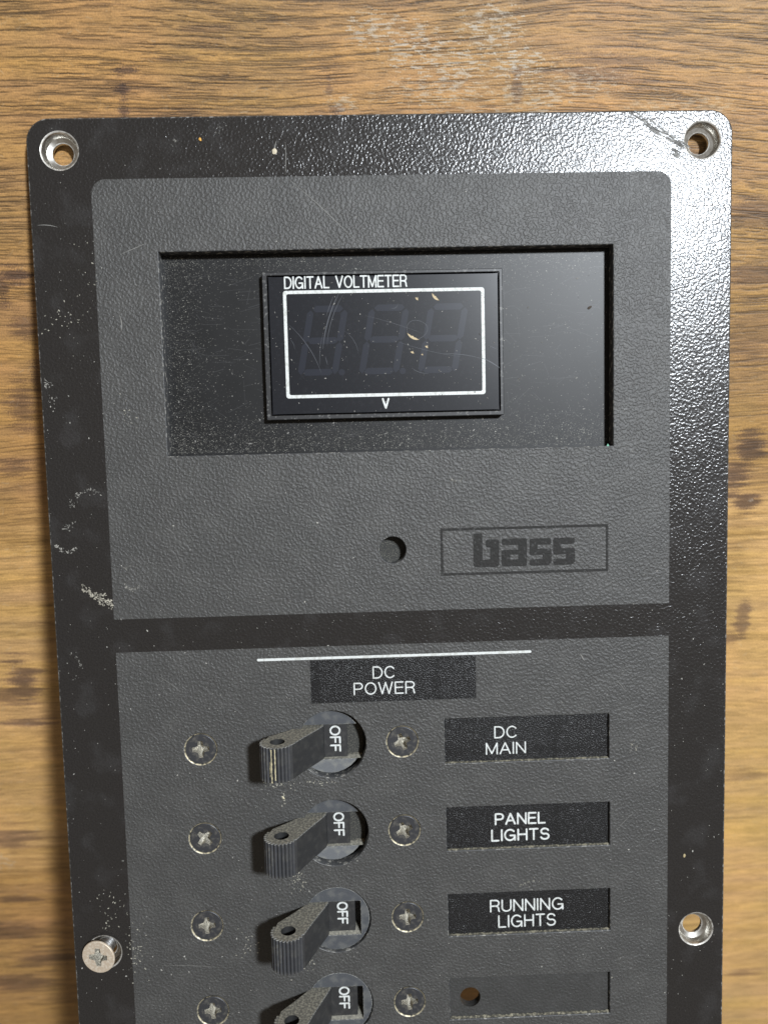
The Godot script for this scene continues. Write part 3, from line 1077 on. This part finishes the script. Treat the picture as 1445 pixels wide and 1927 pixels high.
func loose_screw() -> void:
	var g := Node3D.new()
	g.name = "loose_machine_screw"
	g.set_meta("label", "tan flat-headed cross screw standing half out of the lower left panel hole")
	g.set_meta("category", "screw")
	add_child(g)
	var b := Basis(Vector3(0, 1, 0), deg_to_rad(-9.0)) * Basis(Vector3(1, 0, 0), deg_to_rad(3.0))
	g.transform = frame * Transform3D(b, Vector3(-536.8, -967.4, 16.0))
	screw_parts(g, 33.0, 1.12, M.loose_head, M.recess, true)
	var st := begin()
	var pr := []
	for k in 26:
		pr.append(Vector2(16.3 - (2.2 if k % 2 else 0.0), -20.0 - 3.2 * k))
	lathe(st, pr, 28, -1)
	part("threaded_shank", done(st), M.steel, g)
	st = begin()
	lathe(st, [Vector2(32.6, -3.6), Vector2(18.3, -16.8)], 40, 1)
	part("bright_underside", done(st), M.steel, g)

# ---------------------------------------------------------------- labels and print
func labels() -> void:
	var words_ := [
		[["DC", 242.5, -567.0, 24.4, 45.0, 2.6], ["MAIN", 225.6, -599.0, 24.0, 78.8, 2.6]],
		[["PANEL", 241.2, -743.0, 24.6, 101.0, 3.5], ["LIGHTS", 233.7, -776.3, 25.0, 116.0, 3.5]],
		[["RUNNING", 229.4, -922.3, 26.0, 147.5, 3.0], ["LIGHTS", 245.4, -955.2, 26.4, 115.5, 3.0]]]
	for i in 4:
		var p: Array = POCKETS[i]
		var g := group_node("label_recess" if i == 3 else "label_plate", panel)
		var o := rect_c(p[0] + 0.8, p[1] + 0.8, p[2] - 0.8, p[3] - 0.8, 0.0, 12.0)
		if i < 3:
			part("black_plate", slab(o, [], -6.6, -12.0, 0.5), M.label, g)
			for w in words_[i]:
				text(w[0], w[1], w[2], w[3], w[4], w[5], -6.5, M.white, g)
		else:
			part("recess_floor", slab(o, [circ_c(187.5, -1098.5, 20.5, 36)], -7.0, -24.0, 0.0), M.blank, g)
		# grime packed along the lower edge
		var st := begin()
		var rng := RandomNumberGenerator.new()
		rng.seed = 300 + i
		var up := PackedVector3Array()
		var mid := PackedVector3Array()
		var lo := PackedVector3Array()
		var k := 70
		for j in k + 1:
			var x: float = lerpf(p[0] + 0.9, p[2] - 0.9, j / float(k))
			up.append(Vector3(x, p[1] - 0.9, -0.6 - rng.randf() * 0.8))
			mid.append(Vector3(x, p[1] + rng.randf_range(0.3, 1.6), -3.6))
			lo.append(Vector3(x, p[1] + rng.randf_range(1.2, 3.6 if i == 3 else 2.0), -6.3))
		skin(st, [lo, mid, up], -1, false, false)
		part("edge_grime", done(st), M.dirt, g)
	var h := group_node("heading_label", panel)
	part("black_plate", slab(rect_c(-110.2, -483.0, 207.4, -399.0, 0.0, 12.0), [], 0.9, 0.2, 0.3), M.label, h)
	text("DC", 8.8, -438.0, 24.2, 43.0, 2.5, 1.0, M.white, h)
	text("POWER", -28.4, -469.2, 24.4, 117.8, 2.5, 1.0, M.white, h)

func printing() -> void:
	var g := group_node("white_heading_line", panel)
	part("line", slab(rect_c(-210.7, -397.0, 315.0, -392.2, 2.0, 20.0), [], 0.75, 0.3, 0.0), M.white, g)
	var k := group_node("maker_emblem", panel)
	var st := begin()
	face(st, rect_c(143.6, -242.4, 464.6, -151.6, 0.0, 12.0), [rect_c(148.6, -237.4, 459.6, -156.6, 0.0, 12.0)], 0.46)
	part("emblem_frame", done(st), M.ink, k)
	# the maker's word, in heavy square letters
	var z := 0.46
	var y0 := -228.0
	part("emblem_letter", bars(y0, z, [[206, 6, 223.5, 65, 3], [206, 0, 255.5, 14, 6], [238, 5, 255.5, 53, 5], [230, 37.5, 250, 53, 4]]), M.ink, k)
	part("emblem_letter", bars(y0, z, [[260.5, 41, 308.5, 53.5, 3], [291.5, 0, 308.5, 50, 4], [259.5, 0, 303, 13.5, 5], [259.5, 3, 276.5, 32, 5], [266, 22.5, 296, 32, 3]]), M.ink, k)
	for x in [313.5, 358.5]:
		part("emblem_letter", bars(y0, z, [[x, 40, x + 41.5, 52.5, 4], [x, 20.5, x + 15.5, 49, 3], [x + 4, 20.5, x + 38, 32.5, 3], [x + 24.5, 3, x + 42, 32.5, 4], [x, 0, x + 38, 12.5, 4]]), M.ink, k)

# rounded bars joined into one flat letter
func bars(y0: float, z: float, list: Array) -> ArrayMesh:
	var polys := []
	for q in list:
		polys.append(rect_c(q[0], y0 + q[1], q[2], y0 + q[3], q[4], 400.0))
	return flat(union(polys), z, 3.0)

func union(polys: Array) -> Array:
	var all: Array = [polys[0]]
	for i in range(1, polys.size()):
		var cur: PackedVector2Array = polys[i]
		var rest := []
		var holes := []
		for p: PackedVector2Array in all:
			if Geometry2D.is_polygon_clockwise(p):
				holes.append(p)
				continue
			var m := Geometry2D.merge_polygons(cur, p)
			var outs := m.filter(func(q): return not Geometry2D.is_polygon_clockwise(q))
			if outs.size() == 1:
				cur = outs[0]
				for q in m:
					if Geometry2D.is_polygon_clockwise(q):
						holes.append(q)
			else:
				rest.append(p)
		# an older hole may be partly covered by the new piece
		var kept := []
		for hq: PackedVector2Array in holes:
			var fwd := hq.duplicate()
			fwd.reverse()
			for d in Geometry2D.clip_polygons(fwd, polys[i]):
				if not Geometry2D.is_polygon_clockwise(d):
					var e: PackedVector2Array = d.duplicate()
					e.reverse()
					kept.append(e)
		all = rest
		all.append(cur)
		all.append_array(kept)
	return all

func flat(polys: Array, z: float, step: float) -> ArrayMesh:
	var st := begin()
	var hs := []
	for p: PackedVector2Array in polys:
		if Geometry2D.is_polygon_clockwise(p):
			var q := p.duplicate()
			q.reverse()
			hs.append(resample(q, step))
	for p: PackedVector2Array in polys:
		if not Geometry2D.is_polygon_clockwise(p):
			var mine := []
			for h in hs:
				if inside(h[0], p):
					mine.append(h)
			face(st, resample(p, step), mine, z)
	return done(st)

func arc(cx: float, cy: float, rx: float, ry: float, a0: float, a1: float) -> Array:
	var o := []
	var k := maxi(6, int(absf(a1 - a0) / 11.0))
	for i in k + 1:
		var a := deg_to_rad(lerpf(a0, a1, i / float(k)))
		o.append(Vector2(cx + cos(a) * rx, cy + sin(a) * ry))
	return o

func V(list: Array) -> Array:
	var o := []
	for i in range(0, list.size(), 2):
		o.append(Vector2(list[i], list[i + 1]))
	return o

# strokes of the engraved capitals, one high; [advance width, strokes]
func glyph(ch: String) -> Array:
	match ch:
		"A": return [0.74, [V([0, 0, 0.37, 1, 0.74, 0]), V([0.125, 0.335, 0.615, 0.335])]]
		"C": return [0.74, [arc(0.39, 0.5, 0.39, 0.5, 42, 318)]]
		"D": return [0.70, [V([0, 0, 0, 1, 0.28, 1]) + arc(0.28, 0.5, 0.42, 0.5, 80, -80) + V([0.28, 0, 0, 0])]]
		"E": return [0.58, [V([0.58, 1, 0, 1, 0, 0, 0.58, 0]), V([0, 0.525, 0.53, 0.525])]]
		"F": return [0.55, [V([0.55, 1, 0, 1, 0, 0]), V([0, 0.51, 0.48, 0.51])]]
		"G": return [0.80, [arc(0.40, 0.5, 0.40, 0.5, 42, 300) + V([0.72, 0.18, 0.77, 0.43]), V([0.42, 0.45, 0.78, 0.45, 0.78, 0.0])]]
		"H": return [0.66, [V([0, 0, 0, 1]), V([0.66, 0, 0.66, 1]), V([0, 0.52, 0.66, 0.52])]]
		"I": return [0.02, [V([0.01, 0, 0.01, 1])]]
		"L": return [0.52, [V([0, 1, 0, 0, 0.52, 0])]]
		"M": return [0.80, [V([0, 0, 0, 1, 0.40, 0.03, 0.80, 1, 0.80, 0])]]
		"N": return [0.66, [V([0, 0, 0, 1, 0.66, 0, 0.66, 1])]]
		"O": return [0.80, [arc(0.40, 0.5, 0.40, 0.5, 0, 180), arc(0.40, 0.5, 0.40, 0.5, 180, 360)]]
		"P": return [0.62, [V([0, 0, 0, 1, 0.36, 1]) + arc(0.36, 0.735, 0.26, 0.265, 80, -80) + V([0.36, 0.47, 0, 0.47])]]
		"R": return [0.64, [V([0, 0, 0, 1, 0.37, 1]) + arc(0.37, 0.745, 0.26, 0.255, 80, -80) + V([0.37, 0.49, 0, 0.49]), V([0.36, 0.49, 0.52, 0.44, 0.60, 0.28, 0.61, 0.10, 0.65, 0])]]
		"S": return [0.62, [arc(0.31, 0.745, 0.28, 0.255, 18, 262) + arc(0.31, 0.26, 0.31, 0.26, 78, -162)]]
		"T": return [0.64, [V([0, 1, 0.64, 1]), V([0.32, 1, 0.32, 0])]]
		"U": return [0.66, [V([0, 1, 0, 0.32]) + arc(0.33, 0.32, 0.33, 0.32, 190, 350) + V([0.66, 0.32, 0.66, 1])]]
		"V": return [0.70, [V([0, 1, 0.35, 0, 0.70, 1])]]
		"W": return [1.02, [V([0, 1, 0.25, 0, 0.51, 1, 0.77, 0, 1.02, 1])]]
	return [0.36, []]

# a word from (x, y), its capitals h high and w long over all, one mesh per letter
func text_meshes(word: String, x: float, y: float, h: float, w: float, stroke: float) -> Array:
	var hh := h - stroke
	var gap := 0.235
	var total := 0.0
	for ch in word:
		total += glyph(ch)[0] + gap
	total -= gap
	var k := (w - stroke) / total if word.length() > 1 else hh
	if word == "V":
		k = (w - stroke) / 0.70
	var out := []
	var at := x + stroke * 0.5
	for ch in word:
		var gl := glyph(ch)
		if gl[1].size():
			var key := "%s %.2f %.2f %.2f" % [ch, hh, k, stroke]
			var rel: Array
			if glyph_cache.has(key):
				rel = glyph_cache[key]
			else:
				var polys := []
				for s in gl[1]:
					var line := PackedVector2Array()
					for v: Vector2 in s:
						line.append(Vector2(v.x * k, v.y * hh))
					for p in Geometry2D.offset_polyline(line, stroke * 0.5, Geometry2D.JOIN_ROUND, Geometry2D.END_ROUND if stroke > 2.8 else Geometry2D.END_SQUARE):
						polys.append(p)
				rel = union_with_holes(polys)
				glyph_cache[key] = rel
			var moved := []
			for p: PackedVector2Array in rel:
				var q := PackedVector2Array()
				for v in p:
					q.append(v + Vector2(at, y + stroke * 0.5))
				moved.append(q)
			out.append(flat(moved, 0.0, 1.6))
		at += (gl[0] + gap) * k
	return out

# offset_polyline gives outlines and, for closed strokes, holes: join them stroke by stroke
func union_with_holes(polys: Array) -> Array:
	var outs := polys.filter(func(q): return not Geometry2D.is_polygon_clockwise(q))
	var holes := polys.filter(func(q): return Geometry2D.is_polygon_clockwise(q))
	var r := union(outs)
	r.append_array(holes)
	return r

func text(word: String, x: float, y: float, h: float, w: float, stroke: float, z: float, mat: Material, g: Node3D) -> void:
	for m in text_meshes(word, x, y, h, w, stroke):
		part("letter", m, mat, g).position.z = z

# ---------------------------------------------------------------- crumbs, dust and scuffs
func flake_mesh(rng: RandomNumberGenerator, k := 6) -> ArrayMesh:
	var st := begin()
	var r := PackedVector3Array()
	for i in k:
		var a := TAU * i / k + rng.randf_range(-0.25, 0.25)
		var q := rng.randf_range(0.65, 1.1)
		r.append(Vector3(cos(a) * q, sin(a) * q, 0.05))
	var low := PackedVector3Array()
	for v in r:
		low.append(Vector3(v.x, v.y, -0.2))
	st.set_smooth_group(-1)
	for i in k:
		for v: Vector3 in [Vector3(0, 0, 0.32), r[(i + 1) % k], r[i]]:
			st.set_uv(Vector2(v.x, v.y))
			st.add_vertex(v)
	skin(st, [r, low])
	return done(st)

func litter() -> void:
	var rng := RandomNumberGenerator.new()
	rng.seed = 31
	var mesh := flake_mesh(rng)
	var dm := plain(1, 1, 1, 0.8)
	dm.vertex_color_use_as_albedo = true
	dm.albedo_color = Color.WHITE
	var xf := []
	var cols := []
	var win := Rect2(-364, -6, 842, 378)
	for i in 620:
		# inside the window: on the lens, on the black plate
		var x := rng.randf_range(-358, 470)
		var y := rng.randf_range(0, 340)
		var r := rng.randf_range(0.4, 1.0) if rng.randf() < 0.85 else rng.randf_range(1.0, 1.9)
		var zz := -25.3
		if x > -164 and x < 260 and y > 72 and y < 321:
			zz = -8.7
			r *= 0.85
		elif x > -180 and x < 273 and y > 56 and y < 335:
			continue
		elif rng.randf() < 0.5:
			y = absf(rng.randfn(0.0, 26.0)) + 1.0
			x = rng.randf_range(-355, 320)
		var g := rng.randf_range(0.06, 0.26)
		xf.append(Transform3D(Basis(Vector3(0, 0, 1), rng.randf() * TAU) * Basis.from_scale(Vector3(r * rng.randf_range(1.0, 2.2), r, r * 0.6)), Vector3(x, y, zz)))
		cols.append(Color(g, g * 0.97, g * 0.90))
	var add := func(x: float, y: float, r: float, c: Color, longer := 1.0):
		if win.has_point(Vector2(x, y)):
			return
		for row: float in ROWS:
			if Vector2(x + 73.5, y - row).length() < 70.0:
				return
		for pk in POCKETS:
			if x > pk[0] - 3 and x < pk[2] + 3 and y > pk[1] - 3 and y < pk[3] + 3:
				return
		for mt in MOUNTS:
			if Vector2(x - mt[0], y - mt[1]).length() < 38.0:
				return
		for sc in SCREWS:
			if Vector2(x - sc[0], y - ROWS[sc[1]]).length() < 33.0:
				return
		if Vector2(x - 53, y + 190).length() < 27.0:
			return
		var bb := Basis(Vector3(0, 0, 1), rng.randf() * TAU) * Basis.from_scale(Vector3(r * longer, r, r * 0.7))
		xf.append(Transform3D(bb, Vector3(x, y, 0.40)))
		cols.append(c)
	for i in 1900:
		var x := rng.randf_range(-584, 692)
		var y := rng.randf_range(-1200, 602)
		if y > -250.0 and x > -470.0 and rng.randf() < 0.6:
			continue
		var r := rng.randf_range(0.35, 0.85) if rng.randf() < 0.9 else rng.randf_range(0.9, 1.7)
		var g := rng.randf_range(0.12, 0.42)
		add.call(x, y, r, Color(g, g * 0.97, g * 0.88), rng.randf_range(1.0, 1.8))
	# clusters: grime below each lever knob, by the holes and along the window
	for q in [[-178, -640, 26, 8, 40], [-170, -668, 3, 14, 16], [-160, -822, 26, 9, 44], [-150, -846, 14, 14, 26], [-150, -1000, 30, 12, 60], [-160, -1016, 24, 14, 40], [-110, -640, 30, 5, 26], [-250, -960, 22, 30, 26], [-470, -970, 16, 40, 50], [-505, -880, 26, 30, 20], [-520, -900, 14, 44, 18], [330, -1062, 40, 8, 20], [410, -1060, 50, 8, 16], [300, -860, 26, 10, 14], [510, -590, 10, 16, 10], [-540, 250, 30, 44, 34], [-490, 330, 20, 50, 16], [-430, 90, 12, 30, 8]]:
		for i in int(q[4]):
			var g := rng.randf_range(0.14, 0.36)
			add.call(rng.randfn(q[0], q[2] * 0.6), rng.randfn(q[1], q[3] * 0.6), rng.randf_range(0.5, 1.5), Color(g, g * 0.95, g * 0.78), rng.randf_range(1.0, 2.0))
	# scuffs: strings of tiny chips along an arc (centre, radius, from, to, count, spread, brightness)
	for q in [[-556, -150, 26, 200, 320, 60, 1.2, 0.5], [-548, -140, 12, 60, 160, 30, 5.0, 0.3], [-512, -88, 26, 20, 150, 50, 2.4, 0.4], [-530, -80, 14, 180, 240, 20, 3.0, 0.3], [-440, -236, 15, 190, 340, 46, 1.0, 0.4], [-440, -225, 17, 40, 140, 22, 1.6, 0.25], [-575, -395, 30, -60, 60, 30, 2.5, 0.3], [-572, 100, 8, -90, 120, 24, 3.0, 0.5], [-580, 135, 6, -90, 90, 24, 3.0, 0.4], [-330, 20, 4, 0, 360, 10, 4.0, 0.45], [-420, 60, 6, 0, 360, 12, 3.0, 0.4], [-240, 585, 8, 0, 360, 24, 5.0, 0.2], [-310, 560, 14, 150, 200, 14, 3.0, 0.3], [175, -90, 30, 70, 110, 18, 1.6, 0.35], [70, -290, 20, 0, 360, 12, 9.0, 0.25], [420, -300, 24, 20, 140, 16, 5.0, 0.22]]:
		for i in int(q[5] * 0.6):
			var a := deg_to_rad(rng.randf_range(q[3], q[4]))
			var rr: float = q[2] + rng.randfn(0.0, q[6] * 0.9 + 0.8)
			var g: float = q[7] * rng.randf_range(0.15, 0.65)
			add.call(q[0] + cos(a) * rr, q[1] + sin(a) * rr, rng.randf_range(0.6, 1.6), Color(g, g * 0.96, g * 0.86), rng.randf_range(1.0, 2.4))
	# the torn streak by the lower left corner of the upper field
	for i in 110:
		var t := rng.randf()
		var x := lerpf(-532, -474, t) + rng.randfn(0, 3)
		var y := lerpf(-246, -284, t) + rng.randfn(0, 4.5 + 2.0 * t)
		if x > -477.5:
			continue
		var g := rng.randf_range(0.10, 0.42)
		add.call(x, y, rng.randf_range(0.6, 1.9), Color(g, g * 0.93, g * 0.76), rng.randf_range(1.2, 2.8))
	var mm := MultiMesh.new()
	mm.transform_format = MultiMesh.TRANSFORM_3D
	mm.use_colors = true
	mm.mesh = mesh
	mm.instance_count = xf.size()
	for i in xf.size():
		mm.set_instance_transform(i, xf[i])
		mm.set_instance_color(i, cols[i])
	var o := MultiMeshInstance3D.new()
	o.name = "dust_specks"
	o.multimesh = mm
	o.material_override = dm
	o.transform = frame
	o.set_meta("kind", "stuff")
	o.set_meta("label", "pale dust specks and scuff flecks scattered over the panel face")
	o.set_meta("category", "dust")
	add_child(o)
	# single crumbs
	for q in [["wood_crumb", "tiny orange crumb on the black border right of the upper left hole", -277, 566.5, 0.0, 4.2, Color(0.62, 0.33, 0.06), 1.5],
			["paint_flake", "cream paint flake on the black border above the grey field", -144, 543.0, 0.0, 8.0, Color(0.52, 0.46, 0.34), 1.5],
			["grit_crumb", "curved tan crumb on the black border above the right side hole", 616, -816, 0.0, 4.2, Color(0.38, 0.31, 0.17), 1.6],
			["green_crumb", "small green crumb in the lower right corner of the voltmeter window", 464, -4.0, -1.5, 4.4, Color(0.17, 0.42, 0.30), 2.2],
			["dead_insect", "tiny dark brown fleck on the black plate right of the voltmeter", 438, 259.0, -25.3, 4.4, Color(0.035, 0.022, 0.012), 1.8],
			["pale_crumb", "pale crumb below the knob of the uppermost breaker lever", -170, -668, 0.3, 3.2, Color(0.55, 0.50, 0.34), 2.8]]:
		var mc := MeshInstance3D.new()
		mc.name = q[0]
		mc.mesh = flake_mesh(rng, 7)
		var cm := plain(q[6].r, q[6].g, q[6].b, 0.7)
		mc.material_override = cm
		var ang: float = [0.5, 1.2, 0.9, 0.1, -0.9, 1.5][rng.randi() % 6]
		mc.transform = frame * Transform3D(Basis(Vector3(0, 0, 1), ang) * Basis.from_scale(Vector3(q[5] * q[7] * 0.6, q[5] * 0.6, q[5] * 0.5)), Vector3(q[2], q[3], q[4] + 0.6))
		mc.set_meta("label", q[1])
		mc.set_meta("category", "crumb")
		add_child(mc)
	# where something scraped the gloss off, upper right, and hairline scratches elsewhere
	var st := begin()
	var scr := plain(1, 1, 1, 0.75)
	scr.albedo_texture = mottle(91, lin(0.17, 0.168, 0.16), lin(0.32, 0.315, 0.30), 0.05, 0.4, 0.7, 0.3)
	tri(scr, 1.0 / 120.0)
	for i in 60:
		var t := rng.randf()
		var c := Vector2(lerpf(508, 606, t), lerpf(601, 541, t)) + Vector2(rng.randfn(0, 3.0), rng.randfn(0, 3.6))
		var d := Vector2(0.85, -0.52) * rng.randf_range(4, 11)
		scratch(st, c - d, c + d, rng.randf_range(-1, 1), rng.randf_range(1.5, 4.0), 0.22)
	for i in 8:
		var c := Vector2(lerpf(578, 596, rng.randf()), lerpf(536, 524, rng.randf()))
		scratch(st, c - Vector2(7, -4), c + Vector2(7, -4), 0.5, 3.0, 0.22)
	part("scraped_paint", done(st), scr, panel).set_meta("kind", "stuff")
	st = begin()
	for q in [[-124, 560, -126, 502, 1, 1.0, 0.06], [-120, 494, 0, 380, 3, 0.9, 0.42], [-430, 366, -380, 386, 0, 0.9, 0.42], [-438, 258, -436, 228, 3, 1.6, 0.42], [-144, 540, -140, 562, 1, 1.6, 0.06], [-576, 420, -540, 416, 2, 1.2, 0.06], [480, -455, 500, -480, 0, 0.8, 0.42], [-10, 240, 60, 60, 4, 0.7, 0.42], [410, -402, 418, -416, 0, 2.0, 0.42], [-420, -1000, -300, -1010, 2, 0.6, 0.42], [480, -760, 520, -720, 2, 0.5, 0.42], [-400, -420, -360, -450, 2, 0.5, 0.42]]:
		if q[0] == -10:
			continue
		scratch(st, Vector2(q[0], q[1]), Vector2(q[2], q[3]), q[4], q[5], q[6])
	part("hairline_scratch", done(st), plain(0.20, 0.195, 0.18, 0.6), panel).set_meta("kind", "stuff")
